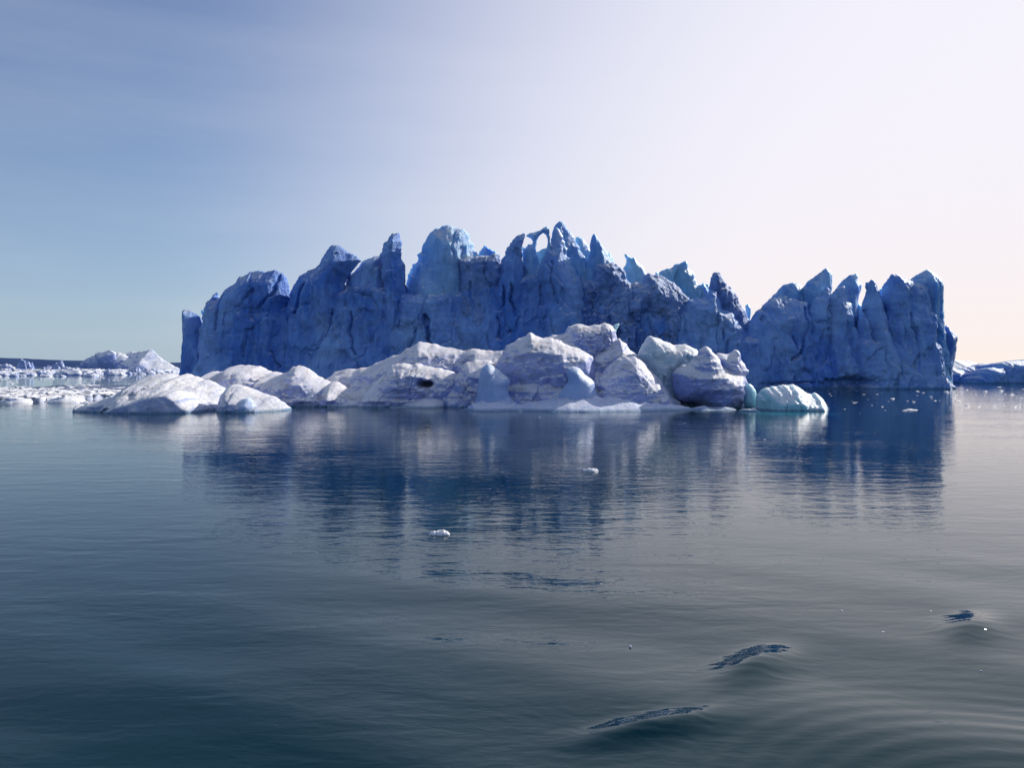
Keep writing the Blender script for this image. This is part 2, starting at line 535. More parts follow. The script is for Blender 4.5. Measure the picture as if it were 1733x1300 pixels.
FLOE = ice('flat_snow_floe', (0.50, 0.58, 0.80), (0.72, 0.75, 0.86), (0.92, 0.91, 0.90), (0.3, 0.25, 0.2), 0.15, 0.0,
           (1, 1, 1), 0.8, 0.2, 0.6, 0.6, 0.5, False, chip=.1)

def rock_mat():
    m, nt, b = nodes_of('far_dark_rock')
    geo = N(nt, 'ShaderNodeNewGeometry')
    t = tex(nt, geo.outputs['Position'], 0.004, 8, 0.7)
    c = ramp(nt, t, [(0.35, (0.035, 0.065, 0.16)), (0.6, (0.05, 0.085, 0.19)), (0.75, (0.09, 0.12, 0.22))])
    nt.links.new(c, b.inputs['Base Color'])
    b.inputs['Roughness'].default_value = 0.9
    b.inputs['Specular IOR Level'].default_value = 0.0
    return m
ROCK = rock_mat()

def water_mat():
    m, nt, b = nodes_of('sea_water')
    geo = N(nt, 'ShaderNodeNewGeometry')
    pos = geo.outputs['Position']
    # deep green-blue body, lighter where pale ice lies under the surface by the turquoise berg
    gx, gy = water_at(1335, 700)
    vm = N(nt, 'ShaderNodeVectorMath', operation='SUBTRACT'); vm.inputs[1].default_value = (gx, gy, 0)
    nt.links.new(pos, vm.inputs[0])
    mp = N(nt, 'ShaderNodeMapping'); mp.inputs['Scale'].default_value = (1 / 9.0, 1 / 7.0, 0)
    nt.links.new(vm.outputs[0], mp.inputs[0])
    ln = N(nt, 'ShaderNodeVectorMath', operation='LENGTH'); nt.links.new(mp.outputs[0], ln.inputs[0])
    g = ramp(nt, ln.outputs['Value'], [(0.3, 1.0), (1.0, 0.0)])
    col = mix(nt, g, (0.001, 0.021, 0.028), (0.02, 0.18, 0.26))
    nt.links.new(col, b.inputs['Base Color'])
    b.inputs['IOR'].default_value = 1.333
    b.inputs['Specular Tint'].default_value = (0.45, 0.88, 1.0, 1)
    b.inputs['Roughness'].default_value = 0.012
    r1 = tex(nt, pos, 0.95, 3, 0.5, (0.4, 1, 1), dist=0.3)
    r2 = tex(nt, pos, 3.2, 3, 0.55, (0.45, 1, 1), dist=0.5)
    r3 = tex(nt, pos, 0.12, 2, 0.5, (0.5, 1, 1))
    h = math_n(nt, 'ADD', math_n(nt, 'MULTIPLY', r1, 0.041), math_n(nt, 'MULTIPLY', r2, 0.012))
    # breeze patches: ripples come and go over the sea
    h = math_n(nt, 'MULTIPLY', h, ramp(nt, r3, [(0.35, 0.45), (0.65, 1.0)]))
    bp = N(nt, 'ShaderNodeBump'); bp.inputs['Strength'].default_value = 1.0; bp.inputs['Distance'].default_value = 1.0
    nt.links.new(h, bp.inputs['Height'])
    nt.links.new(bp.outputs[0], b.inputs['Normal'])
    return m
WATER = water_mat()

# ------------------------------------------------------------------ the sea
def swell(x, y):
    P = np.stack([x, y, np.zeros_like(x)], 1)
    h = np.zeros_like(x)
    wob = 2.0 * noise(P / 9.0, 5)
    # long soft swells of the passing boat's wake, running away to the right
    for (ang, L, a, ph) in ((60, 5.2, 0.058, 0.3), (72, 8.5, 0.075, 1.9), (98, 3.1, 0.012, 0.8), (56, 2.2, 0.007, 2.2)):
        t = math.radians(ang)
        k = 2 * math.pi / L
        h += a * np.sin(k * (x * math.cos(t) + y * math.sin(t)) + ph + wob) * (0.6 + 0.5 * noise(P / 7.0 + L, 6))
    fade = np.clip((31 - y) / 15, 0, 1) * np.clip((x + 14 + 0.25 * y) / 16, 0.3, 1)
    h *= fade
    # ripples from the hull, curved round a point at the lower right
    rr = np.hypot(x - 8.5, (y - 10.0))
    h += 0.0045 * np.sin(rr * 2 * math.pi / 0.55 + 0.8 * wob) * np.exp(-((rr - 4.5) / 3.0) ** 2)
    # sharp little crests whose far slopes mirror the berg
    for (px, py, lx, ly, ang, a) in ((1284, 1128, 1.35, 0.6, 48, 0.27), (1106, 1235, 1.4, 0.42, 20, 0.17), (1646, 1066, 1.35, 0.6, 48, 0.21)):
        cx, cy = water_at(px, py)
        t = math.radians(ang)
        u = (x - cx) * math.cos(t) + (y - cy) * math.sin(t)
        v = -(x - cx) * math.sin(t) + (y - cy) * math.cos(t)
        h += a * np.exp(-(u / lx) ** 2 - (v / ly) ** 2)
        h += 0.0035 * np.sin(2 * math.pi * (y - cy + 0.25 * noise(P / 0.5, 21)) / 0.42) * np.exp(-(u / (1.5 * lx)) ** 2 - (v / (2 * ly)) ** 2)
    return h

def sea():
    y1 = 9.0 * (170 / 9.0) ** (np.linspace(0, 1, 900))
    y2 = 170 * (26000 / 170.0) ** (np.linspace(0, 1, 50))[1:]
    yy = np.concatenate([[-20000, -3000, -500, -60, -10, 2, 6], y1, y2])
    t = np.linspace(-1, 1, 640)
    xx = np.sign(t) * (22 * np.abs(t) ** 1.15) 
    far = np.array([30, 45, 70, 110, 170, 300, 600, 1500, 5000, 20000.0])
    xx = np.concatenate([-far[::-1], xx, far])
    X, Y = np.meshgrid(xx, yy, indexing='ij')
    x, y = X.ravel(), Y.ravel()
    z = np.zeros_like(x)
    m = (np.abs(x) < 60) & (y > 5) & (y < 80)
    z[m] = swell(x[m], y[m]) * np.clip((60 - np.abs(x[m])) / 20, 0, 1)
    V = np.stack([x, y, z], 1)
    i, j = np.meshgrid(np.arange(len(xx) - 1), np.arange(len(yy) - 1), indexing='ij')
    i, j = i.ravel(), j.ravel(); k = len(yy)
    q = np.stack([i * k + j, (i + 1) * k + j, (i + 1) * k + j + 1, i * k + j + 1], 1)
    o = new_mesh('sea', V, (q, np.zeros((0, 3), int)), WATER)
    o['kind'] = 'structure'
sea()

# ------------------------------------------------------------------ far land
def land():
    def strip(x0, x1, prof, d, depth, seed):
        n, r = 160, 10
        u = np.linspace(x0, x1, n)
        hh = np.interp(u, [p[0] for p in prof], [p[1] for p in prof])
        V = []
        for k in range(r):
            t = k / (r - 1)
            for a, b in zip(u, hh):
                X, Z = ray(a, b, d)
                V.append((X, d + (t - 0.35) * depth, Z * math.sin(math.pi * min(1, 0.12 + t)) if k else -3))
        V = np.array(V)
        V[:, 2] += np.where(V[:, 2] > 0, 9 * fbm(V / 120.0, 4, seed), 0)
        i, j = np.meshgrid(np.arange(r - 1), np.arange(n - 1), indexing='ij')
        i, j = i.ravel(), j.ravel()
        q = np.stack([i * n + j, i * n + j + 1, (i + 1) * n + j + 1, (i + 1) * n + j], 1)
        return V, q
    V, q = strip(-260, 420, [(-260, 602), (-60, 604), (0, 605), (40, 608), (90, 609.5), (140, 611.5), (200, 612.5), (300, 613.5), (420, 615)], 7000, 2500, 3)
    o = new_mesh('distant_coast', V, (q, np.zeros((0, 3), int)), ROCK)
    o['kind'] = 'structure'
land()

# ------------------------------------------------------------------ the great blue iceberg
DB = 252
big = thing('iceberg', 'huge deep blue iceberg with jagged spires and an ice arch, filling the background', 'iceberg', (ray(900, 650, DB)[0], DB, 0))
S = [100]
def B(name, px, off, **k):
    S[0] += 13
    kw = dict(Tf=5, Tb=9, W=4.0, res=0.3, amp=.17, flare=3.2, seed=S[0], power=1.25, lump=.75, flute=.35, face=1.3)
    kw['widen'] = 2.2 if name in ('buttress', 'ledge', 'ragged_ridge') and px[1][0] > 350 and px[0][0] < 1550 else 0
    kw.update(k)
    mat = kw.pop('mat', None) or (SKYICE if name in ('spire', 'ice_arch') and off >= 2 or name == 'ice_dome' else BLUE)
    return block(name, px, DB + off, mat, big, **kw)

# the solid body behind everything
B('ice_body', [(345, 690), (350, 580), (366, 540), (392, 515), (425, 492), (470, 488), (492, 508), (512, 498), (545, 478), (580, 486), (600, 476), (640, 470), (686, 492), (700, 505), (745, 502),
               (780, 480), (840, 470), (880, 462), (950, 466), (978, 486), (1010, 490), (1050, 500), (1090, 500), (1140, 515), (1165, 520), (1210, 528), (1248, 562),
               (1268, 560), (1300, 535), (1345, 530), (1370, 535), (1395, 526), (1440, 548), (1452, 580), (1470, 545), (1500, 530), (1540, 510), (1568, 520), (1572, 690)], 6, Tf=8, Tb=42, W=4, res=0.34, flare=8,
  face=1.7, cell=9, power=1.3, lump=.9,
  cracks=[dict(p=[(460, 594), (468, 612), (480, 622)], w=.4, d=2), dict(p=[(562, 525), (560, 560), (545, 590), (525, 600)], w=.4, d=2), dict(p=[(512, 590), (510, 610), (515, 625)], w=.35, d=2),
          dict(p=[(596, 530), (594, 560), (600, 590), (608, 600)], w=.35, d=2), dict(p=[(726, 560), (731, 590), (728, 605)], w=.9, d=4), dict(p=[(704, 560), (697, 585), (690, 600)], w=.4, d=2),
          dict(p=[(842, 540), (846, 560), (842, 572), (850, 575), (864, 562)], w=.4, d=2), dict(p=[(925, 525), (921, 550), (926, 575)], w=.5, d=2), dict(p=[(1209, 540), (1209, 575)], w=.35, d=2.5),
          dict(p=[(1230, 575), (1228, 598)], w=.35, d=2.5), dict(p=[(1368, 545), (1365, 570), (1352, 590), (1330, 610)], w=.5, d=2.5), dict(p=[(1342, 570), (1346, 592)], w=.35, d=1.5),
          dict(p=[(1453, 575), (1452, 592)], w=.6, d=2), dict(p=[(1512, 560), (1516, 575), (1522, 592)], w=.6, d=2), dict(p=[(1545, 540), (1552, 590), (1546, 640)], w=.5, d=2)],
  pits=[(1425, 650, 40, 9, 7), (1350, 652, 60, 5, 3), (1018, 560, 4, 8, 2), (1045, 575, 4, 7, 2), (1072, 590, 4, 7, 2)])
B('buttress', [(303, 690), (306, 632), (308, 560), (308, 527), (312, 523.6), (318, 524), (325, 526), (331, 530), (337, 534), (345, 560), (366, 690)], 3, Tf=4, W=3, edge=.03)
B('buttress', [(337, 690), (337, 560), (341, 538), (344, 524), (348, 518), (357, 505), (369, 492.7), (371, 505), (385, 487), (400, 476), (414, 466), (423, 460.4),
               (440, 458), (469, 458), (480, 464), (486, 472.5), (489, 487), (492, 515), (494, 560), (496, 690)], 2, Tf=6, W=5, flare=3.5,
  cracks=[dict(p=[(466, 465), (464, 490), (452, 505), (440, 520)], w=0.37, d=2), dict(p=[(428, 490), (420, 500), (402, 520)], w=0.37, d=2),
          dict(p=[(369, 500), (370, 520), (368, 560)], w=0.25, d=1.5), dict(p=[(460, 594), (468, 612), (480, 622)], w=0.31, d=2)],
  pits=[(430, 527, 22, 5, 1.5)])
B('buttress', [(486, 690), (488, 560), (490, 500), (497.7, 481), (506.4, 466.8), (522, 457), (538, 449.4), (544, 438), (553, 424), (562.7, 414), (574, 414.8),
               (583, 422), (590, 427.8), (604.5, 433.6), (612, 441), (602, 452), (594, 462), (586, 474), (582, 500), (584, 540), (590, 580), (606, 690)], 0,
  Tf=6, W=5, flare=3,
  cracks=[dict(p=[(512, 480), (505, 500), (498, 530)], w=0.43, d=2.5), dict(p=[(562, 525), (560, 560), (545, 590), (525, 600)], w=0.43, d=2.5),
          dict(p=[(520, 590), (512, 605), (515, 620)], w=0.31, d=2)], pits=[(564, 531, 6, 2.5, 2.5)])
B('buttress', [(562, 690), (572, 600), (577, 520), (585, 480), (600, 460), (614.6, 442), (624.7, 436.5), (639, 433.6), (655, 430), (664, 520), (668, 690)], 5,
  Tf=5, W=3, flare=4, cracks=[dict(p=[(596, 520), (594, 560), (600, 590), (608, 600)], w=0.37, d=2), dict(p=[(640, 540), (632, 560), (625, 570)], w=0.50, d=2)])
B('spire', [(634, 690), (640, 620), (645, 560), (647, 510), (645, 460), (641, 436), (643.4, 429), (648, 418), (652, 409), (662, 396), (669, 395), (675, 393.8), (681, 409),
            (679.5, 420.6), (682, 443.7), (686, 470), (689, 500), (694, 560), (712, 690)], -1, Tf=5, W=5, flare=3,
  cracks=[dict(p=[(683, 470), (674, 520), (670, 560)], w=0.37, d=2.5), dict(p=[(700, 560), (698, 580), (690, 600)], w=0.37, d=2)])
B('ice_dome', [(680, 600), (686, 500), (688, 478), (696, 458), (705.5, 443.7), (714, 417.7), (722.8, 400), (731, 391), (740, 386), (750, 382), (757.4, 380), (765, 382),
               (771, 386), (784, 386.5), (792.7, 394.6), (801, 414.8), (809, 432), (815, 600)], 7, Tf=8, W=8, flare=0, face=.35, flute=.9, bottom=False,
  cracks=[dict(p=[(768, 388), (764, 420), (770, 440)], w=0.25, d=1)])
B('ledge', [(762, 690), (768, 520), (776, 480), (773, 455), (770, 440), (774, 434), (786, 432.5), (800, 434), (815, 432), (830, 433), (846, 430), (852, 500), (858, 690)], 2,
  Tf=4, W=2.5, mat=RAGGED, amp=.4, flare=3, cracks=[dict(p=[(796, 478), (795, 500), (800, 525), (796, 545)], w=0.37, d=2.5), dict(p=[(832, 485), (830, 510), (834, 530)], w=0.37, d=2)])
B('ledge', [(660, 690), (664, 560), (668, 510), (669, 481), (676, 486), (683, 490), (695, 497), (710, 497), (728, 492), (745, 494), (765, 488), (776, 520), (784, 690)], 0,
  Tf=5, W=4, amp=.4, flare=3.5, mat=BLUE, cracks=[dict(p=[(720, 535), (726, 560), (731, 590), (728, 600)], w=0.56, d=4), dict(p=[(704, 560), (697, 585), (690, 600)], w=0.31, d=2)],
  pits=[(722, 545, 7, 9, 3)])
B('spire', [(832, 690), (834, 600), (834, 540), (838, 480), (848, 440), (857, 420), (867.7, 406), (879, 397.5), (891, 393.7), (888, 402), (884, 414), (884, 430), (888, 455),
            (895, 490), (905, 540), (915, 690)], 0, Tf=5, W=5, flare=3,
  cracks=[dict(p=[(852, 485), (850, 520), (853, 545), (862, 560)], w=0.37, d=3), dict(p=[(865, 483), (863, 510), (873, 535)], w=0.37, d=3),
          dict(p=[(884, 430), (885, 470), (890, 500)], w=0.31, d=2), dict(p=[(841, 538), (845, 560), (842, 575)], w=0.31, d=2)])
# the arch with its two windows
B('ice_arch', [(880, 600), (884, 440), (884, 420), (887, 404), (892, 397), (898, 394), (905, 393), (917, 387.4), (923, 383.5), (927, 383), (929.8, 389), (931, 403), (933.5, 418),
               (942, 428), (952, 434), (958, 600)], 2, Tf=2.5, Tb=3.5, W=2.4, res=0.3, flare=0, face=.3, flute=.3, amp=.15, edge=.04, bottom=False,
  holes=[[(919.6, 394), (924, 397.8), (927, 405), (927, 413), (925, 421), (919, 434), (913, 447.5), (910.5, 436), (907, 420), (909, 408), (913, 399)],
         [(898.5, 404), (902, 409.5), (900.6, 414), (894, 413), (888, 420), (885.5, 415), (887, 405), (892, 400)]])
B('fin', [(900, 500), (904, 440), (908, 426), (916, 422), (925, 419), (932, 417), (936, 440), (940, 500)], 8, Tf=1.5, Tb=2, W=2, flare=0, res=.35, face=.2, bottom=False, mat=CYAN)
B('spire', [(898, 690), (903, 600), (907, 530), (911, 470), (917, 440), (925, 426), (932, 424), (938, 423), (945, 411), (952, 416), (958, 420), (966, 437), (974.5, 459),
            (982, 473), (990, 500), (996, 560), (1004, 690)], -2, Tf=6, W=5.5, flare=3,
  cracks=[dict(p=[(934, 440), (934, 480), (938, 500), (944, 515)], w=0.25, d=1.5), dict(p=[(912, 480), (914, 500), (917, 512)], w=0.99, d=3.5),
          dict(p=[(925, 525), (920, 550), (925, 575)], w=0.31, d=1.5)])
B('spire', [(930, 520), (932, 440), (933.5, 418), (932, 405), (934, 394.6), (937, 386), (940, 380), (946.5, 373.8), (951, 374.5), (954, 377), (960, 388), (966, 394.6), (972, 402),
            (978, 414), (984, 426), (990, 434), (998, 448), (1004, 470), (1008, 520)], 5, Tf=3.5, W=4, flare=0, res=.35, face=.6, bottom=False, edge=.05,
  lean=0.0)
B('fin', [(936, 470), (934.5, 425), (933.5, 408), (936, 394), (941, 384), (945, 387), (948, 392), (953, 404), (957, 418), (960, 430), (962, 470)], 1, Tf=1.2, Tb=1.6, W=1.6, flare=0,
  res=.3, face=.2, flute=.2, amp=.12, bottom=False, mat=SMOOTH)
B('fin', [(968, 470), (970, 430), (974, 402), (980, 401), (984, 403), (990, 410), (997.5, 422), (1000, 440), (1000, 470)], 10, Tf=1.5, Tb=2, W=2, flare=0, res=.35, face=.3, bottom=False, mat=CYAN)
B('spire', [(984, 540), (988, 470), (993, 445), (998, 425), (999, 412), (1001, 402), (1004.8, 394), (1009, 399), (1015, 407.6), (1022, 420), (1029, 429), (1038, 442), (1044, 470), (1050, 540)],
  3, Tf=4, W=4, flare=0, res=.35, bottom=False, edge=.06)
B('ragged_ridge', [(968, 690), (976, 560), (980, 480), (986, 473), (993, 475), (1000, 474), (1006, 455), (1012, 446), (1022, 443), (1038, 444), (1046, 450), (1055, 457), (1063, 474), (1072, 486),
                   (1080, 510), (1086, 560), (1094, 690)], 0, Tf=5, W=4.5, mat=RAGGED, amp=.75, face=1.4, cell=4, flare=3,
  pits=[(1018, 525, 4, 8, 3), (1030, 545, 4, 7, 3), (1005, 500, 4, 6, 2), (1045, 565, 5, 8, 3)])
B('fin', [(1050, 520), (1054, 480), (1056, 452), (1057, 429.5), (1061, 431), (1065, 434.5), (1069.7, 437), (1074, 435), (1082, 446), (1090, 457), (1096, 468), (1102, 520)], 11,
  Tf=1.6, Tb=2, W=2.2, flare=0, res=.35, face=.35, bottom=False, mat=CYAN)
B('buttress', [(1048, 690), (1050, 560), (1052, 500), (1060, 487), (1072, 478), (1086, 476), (1090, 466), (1096, 461), (1101, 461.5), (1110, 465), (1125, 470), (1140, 478), (1150, 486),
               (1160, 500), (1168, 508), (1164, 525), (1158, 560), (1156, 690)], 0, Tf=6, W=6, flare=3, mat=RAGGED, amp=.5,
  pits=[(1065, 500, 16, 6, 1.5), (1092, 545, 12, 14, 1.8), (1070, 540, 4, 7, 3), (1080, 552, 4, 6, 3)])
B('spire', [(1100, 560), (1106, 480), (1113, 463.5), (1124, 457), (1138, 451.7), (1150, 446), (1160, 440.6), (1163.7, 448), (1168, 457), (1174.8, 464), (1178.5, 479), (1182, 482.5), (1190, 481),
            (1200.6, 481), (1206, 560)], 12, Tf=3, Tb=5, W=5, flare=0, res=.38, bottom=False, mat=CYAN)
B('buttress', [(1140, 690), (1146, 600), (1151, 540), (1158, 518), (1166, 507), (1180, 504), (1195, 502), (1199, 494), (1205, 490), (1213, 495), (1217, 505), (1222, 522), (1235, 528), (1248, 540),
               (1257, 555), (1262, 600), (1270, 690)], -1, Tf=5, W=4, flare=3, amp=.35,
  cracks=[dict(p=[(1216, 530), (1212, 555), (1209, 575)], w=0.25, d=2.5), dict(p=[(1224, 560), (1223, 575)], w=0.25, d=2), dict(p=[(1230, 578), (1228, 597)], w=0.25, d=2.5),
          dict(p=[(1158, 515), (1146, 540), (1143, 560)], w=0.43, d=2)])
B('spire', [(1196, 600), (1199, 520), (1200.6, 484), (1202, 471), (1205, 464), (1209, 460), (1214, 459), (1219, 461), (1226.5, 476), (1236, 485), (1242, 494), (1248.6, 505.8), (1256, 519), (1263, 530), (1270, 545),
            (1276, 600)], 4, Tf=5, W=5, flare=0, mat=RAGGED, amp=.4, bottom=False)
B('fin', [(1260, 570), (1263, 535), (1262, 526), (1261.4, 518), (1267, 510.8), (1270, 520), (1271, 530), (1276, 570)], 12, Tf=1, Tb=1.2, W=1.4, flare=0, res=.3, face=.1, flute=.1, amp=.1, bottom=False, mat=CYAN)
B('buttress', [(1244, 690), (1250, 610), (1258, 566), (1266, 548), (1274, 535), (1283, 524), (1295, 513), (1310, 504), (1330, 506), (1345, 506), (1358, 509), (1368, 514), (1376, 560), (1380, 690)], 1,
  Tf=7, W=7, flare=3, pits=[(1298, 538, 3, 5, 3), (1350, 640, 60, 9, 2.5)],
  cracks=[dict(p=[(1370, 520), (1368, 560), (1350, 600), (1330, 615)], w=0.43, d=2.5), dict(p=[(1342, 570), (1346, 590)], w=0.25, d=1.5)])
B('spire', [(1276, 600), (1286, 535), (1297.8, 512), (1306, 503), (1315, 493.5), (1322, 486), (1329.8, 481), (1337, 479), (1344.6, 479), (1352, 481), (1360, 487), (1366, 600)], 8, Tf=4, W=4, flare=0, bottom=False)
B('spire', [(1346, 600), (1352, 510), (1357, 488), (1366, 477), (1376.6, 470), (1386, 463), (1396, 455), (1399, 453.7), (1405, 458), (1409, 466), (1408.5, 480), (1407, 494), (1405, 510), (1404, 600)], 7,
  Tf=4, W=4.5, flare=0, bottom=False, edge=.05)
B('buttress', [(1330, 690), (1342, 640), (1356, 590), (1364, 545), (1370, 520), (1378, 505), (1388, 494), (1400, 486), (1405, 490), (1406, 500), (1404, 560), (1402, 690)], 0, Tf=6, W=6, flare=3)
B('buttress', [(1384, 690), (1388, 600), (1392, 540), (1396, 515), (1406, 498), (1416, 487), (1426, 484), (1430, 484), (1433, 500), (1436, 509), (1441, 513), (1443, 530), (1444, 548), (1440, 566),
               (1433, 580), (1436, 600), (1446, 690)], -1, Tf=6, W=5, flare=2.5, pits=[(1430, 648, 34, 9, 6)],
  cracks=[dict(p=[(1398, 508), (1392, 525)], w=0.31, d=1.5)])
B('spire', [(1404, 600), (1410, 500), (1416, 487), (1422, 479), (1427.8, 472.7), (1436, 467), (1445, 464), (1450.5, 461), (1451, 466), (1453.5, 468), (1450, 473), (1454, 478), (1459, 482.7), (1458, 490), (1454, 500), (1452, 514),
            (1451, 540), (1447, 570), (1444, 600)], 6, Tf=3, W=3, flare=0, res=.35, bottom=False, edge=.05)
B('ice_column', [(1440, 620), (1443, 560), (1446, 530), (1449, 516), (1453, 513), (1458, 516), (1459, 540), (1457, 620)], 7, Tf=1.6, Tb=2.4, W=1.6, flare=0, res=.35, face=.3, bottom=False, mat=CYAN)
B('spire', [(1426, 690), (1432, 620), (1436, 590), (1444, 576), (1451, 570), (1454, 540), (1458, 518), (1463, 502), (1467, 492), (1464, 486), (1465, 478), (1470, 478), (1474, 473), (1478, 473), (1482, 478), (1485, 488),
            (1490, 500), (1496, 515), (1502, 545), (1515, 600), (1530, 640), (1540, 690)], -2, Tf=6, W=5, flare=3, edge=.05,
  cracks=[dict(p=[(1478, 525), (1482, 550), (1485, 575)], w=0.62, d=3), dict(p=[(1455, 575), (1453, 590)], w=0.50, d=2)], pits=[(1450, 648, 26, 8, 5)])
B('buttress', [(1484, 690), (1490, 600), (1490, 540), (1488, 500), (1492, 488), (1496, 480), (1501, 472), (1506, 467), (1521.6, 465), (1530, 469), (1538.7, 472.7), (1549, 477), (1560, 478), (1570, 484), (1573, 500),
               (1578, 560), (1586, 640), (1592, 690)], 0, Tf=6, W=5, flare=4, flute=1.3, amp=.4, face=.6,
  cracks=[dict(p=[(1506, 555), (1512, 575), (1520, 590)], w=0.56, d=2.5), dict(p=[(1540, 530), (1550, 580), (1545, 630)], w=0.43, d=2)])
B('spire', [(1536, 690), (1537, 560), (1539, 474), (1547, 468), (1555.8, 462.8), (1562, 459), (1568.6, 455.6), (1575, 459), (1581, 462.8), (1587, 467), (1592.8, 471), (1596, 480), (1597, 490), (1597.5, 510), (1598, 534),
            (1601, 600), (1605, 690)], 4, Tf=5, W=5, flare=2, flute=1.2, edge=.05)
B('buttress', [(1556, 690), (1570, 600), (1590, 560), (1598, 552), (1601, 551), (1603, 548), (1606, 556), (1612, 562), (1620, 568), (1619, 580), (1617, 599), (1614.5, 612), (1612.7, 622), (1612, 640), (1611.5, 660),
                  (1611, 690)], 5, Tf=5, W=4, flare=0, flute=1.0, edge=.04)

for px_, off_ in (([(340, 560), (340, 530), (341.5, 519), (344, 528), (346, 560)], 5), ([(1106, 500), (1108, 466), (1111, 456), (1117, 466), (1122, 500)], 9),
                  ([(1184, 520), (1187, 482), (1191, 474), (1196, 486), (1200, 520)], 10), ([(810, 460), (813, 424), (819, 413.5), (828, 421), (838, 424), (846, 460)], 9),
                  ([(690, 500), (692, 462), (695, 452), (702, 455), (708, 500)], 12), ([(1410, 540), (1412, 500), (1416, 482), (1421, 496), (1424, 540)], 9),
                  ([(1022, 470), (1026, 434), (1030, 424), (1036, 436), (1042, 470)], 7), ([(1484, 520), (1487, 494), (1491, 484), (1496, 500), (1498, 520)], 6),
                  ([(1596, 580), (1599, 556), (1603, 545), (1606, 556), (1610, 580)], 7)):
    B('fin', px_, off_, Tf=1.3, Tb=1.8, W=2, flare=0, res=.3, face=.3, flute=.2, amp=.12, lump=.2, bottom=False, mat=SKYICE)

# ------------------------------------------------------------------ the pale rounded bergs in front of it
def group_block(root):
    def G(name, px, d, mat=PALE, **k):
        S[0] += 13
        kw = dict(Tf=5, Tb=6, W=3.0, res=0.17, flare=0.6, face=.75, cell=3.6, flute=.05, amp=.14, seed=S[0], edge=.07, soft=True, lump=.85)
        kw['widen'] = 1.6 if name == 'hump' and kw.get('bottom', True) and 'bottom' not in k else 0
        kw.update(k)
        return block(name, px, d, mat, root, **kw)
    return G

r = thing('weathered_iceberg', 'long low grey-white iceberg with rounded humps and two small pinnacles before the blue berg', 'iceberg', (ray(900, 690, 135)[0], 135, 0))
SHELF = ice('shade_tinted_shelf_ice', (0.30, 0.42, 0.76), (0.48, 0.58, 0.84), (0.88, 0.88, 0.90), (0.2, 0.2, 0.22), 0.2, 0.2,
            (0.2, 0.4, 0.6), 0.5, 0.72, 1.05, 0.5, 0.6, chip=.15)  # berg's shade over the foot put into the colour: bluer, little snow
G = group_block(r)
G('hump', [(556, 720), (560, 640), (573, 629), (600, 625), (625, 621), (645, 611), (659, 605), (682, 594), (700, 584.5), (706, 580), (713.6, 579), (729, 583), (757, 588), (784, 594), (796, 591), (807, 590),
           (823, 593), (835, 594), (856, 591), (872, 640), (876, 720)], 152, Tf=9, Tb=12, W=6, power=1.5, res=.22, amp=.3, pits=[(718, 651, 11, 4.5, 6)])
G('hump', [(596, 720), (610, 682), (622, 666), (636, 648), (650, 634), (664, 618), (680, 614), (711, 615), (735, 622), (760, 627), (776, 634), (784, 650), (786, 720)], 143, Tf=7, Tb=10, W=4.5, amp=.25,
  pits=[(717, 651, 11, 4.5, 7)])
G('hump', [(744, 720), (758, 668), (770, 640), (780, 622), (790, 613), (806, 609), (830, 610), (846, 620), (860, 650), (862, 720)], 142, Tf=6, Tb=10, W=4)
G('hump', [(540, 720), (545, 668), (552, 652), (562, 646), (575, 648), (592, 658), (612, 670), (632, 680), (648, 688), (655, 720)], 142, Tf=7, Tb=8, W=4.5, power=1.5)
G('snow_apron', [(586, 720), (600, 692), (625, 686), (650, 680), (680, 676), (704, 670), (725, 666), (748, 668), (762, 676), (770, 686), (775, 720)], 141, SNOWY, Tf=9, Tb=4, W=2.6, power=1.3, amp=.2, floor=-1)
G('ice_dome', [(832, 720), (836, 660), (838, 630), (842, 612), (854, 592), (865, 581), (877, 573), (888, 569), (898, 562), (905, 567), (914, 571), (934, 572), (952, 580), (975, 588), (998, 600), (1012, 640), (1016, 720)],
  140, Tf=8, Tb=10, W=6, face=.3, pits=[(945, 650, 14, 9, -0.8)])
G('terrace', [(900, 720), (905, 580), (920, 572), (934, 568), (948, 566), (955, 564), (959, 557), (963, 552), (977, 547.6), (990, 549), (1004, 548.4), (1014, 549), (1022, 545), (1030, 548), (1037, 552), (1042, 560), (1043, 571),
              (1052, 600), (1056, 720)], 150, Tf=6, Tb=8, W=3, face=.7, amp=.3, cell=2.2)
G('ice_tip', [(1034, 575), (1034, 560), (1037, 552), (1041, 549), (1049.5, 547.5), (1046, 554), (1043, 560), (1042, 568), (1041, 575)], 148.5, TURQ, Tf=.5, Tb=.6, W=.8, res=.12, face=.1, amp=.05, flare=0, bottom=False, edge=.03)
G('hump', [(975, 720), (985, 640), (998, 604), (1014, 594), (1030, 586), (1040, 576), (1047, 572), (1051, 577), (1058.5, 581), (1062, 588), (1068, 593), (1080, 602), (1092, 622), (1094, 720)], 145, Tf=6, Tb=8, W=3.5, face=.7, amp=.25)
G('hump', [(998, 720), (1003, 675), (1010, 650), (1022, 629), (1038, 613), (1056, 603), (1072, 601), (1085, 609), (1096, 622), (1106, 633), (1114, 643), (1120, 655), (1126, 668), (1138, 680), (1142, 720)],
  137, Tf=8, Tb=8, W=5, face=.35, pits=[(1017, 662, 8, 4, 1.5)], cracks=[dict(p=[(1045, 612), (1075, 622), (1100, 645)], w=.15, d=.3), dict(p=[(1045, 620), (1070, 632), (1092, 655)], w=.15, d=.3)])
G('hump', [(826, 720), (832, 690), (845, 662), (870, 648), (910, 644), (950, 646), (985, 650), (1010, 660), (1020, 690), (1024, 720)], 134, Tf=4, Tb=8, W=3, mat=PALE)
G('saddle', [(800, 720), (812, 660), (826, 622), (838, 612), (850, 606), (862, 606), (876, 640), (884, 720)], 146, Tf=9, Tb=6, W=6, lump=.5)
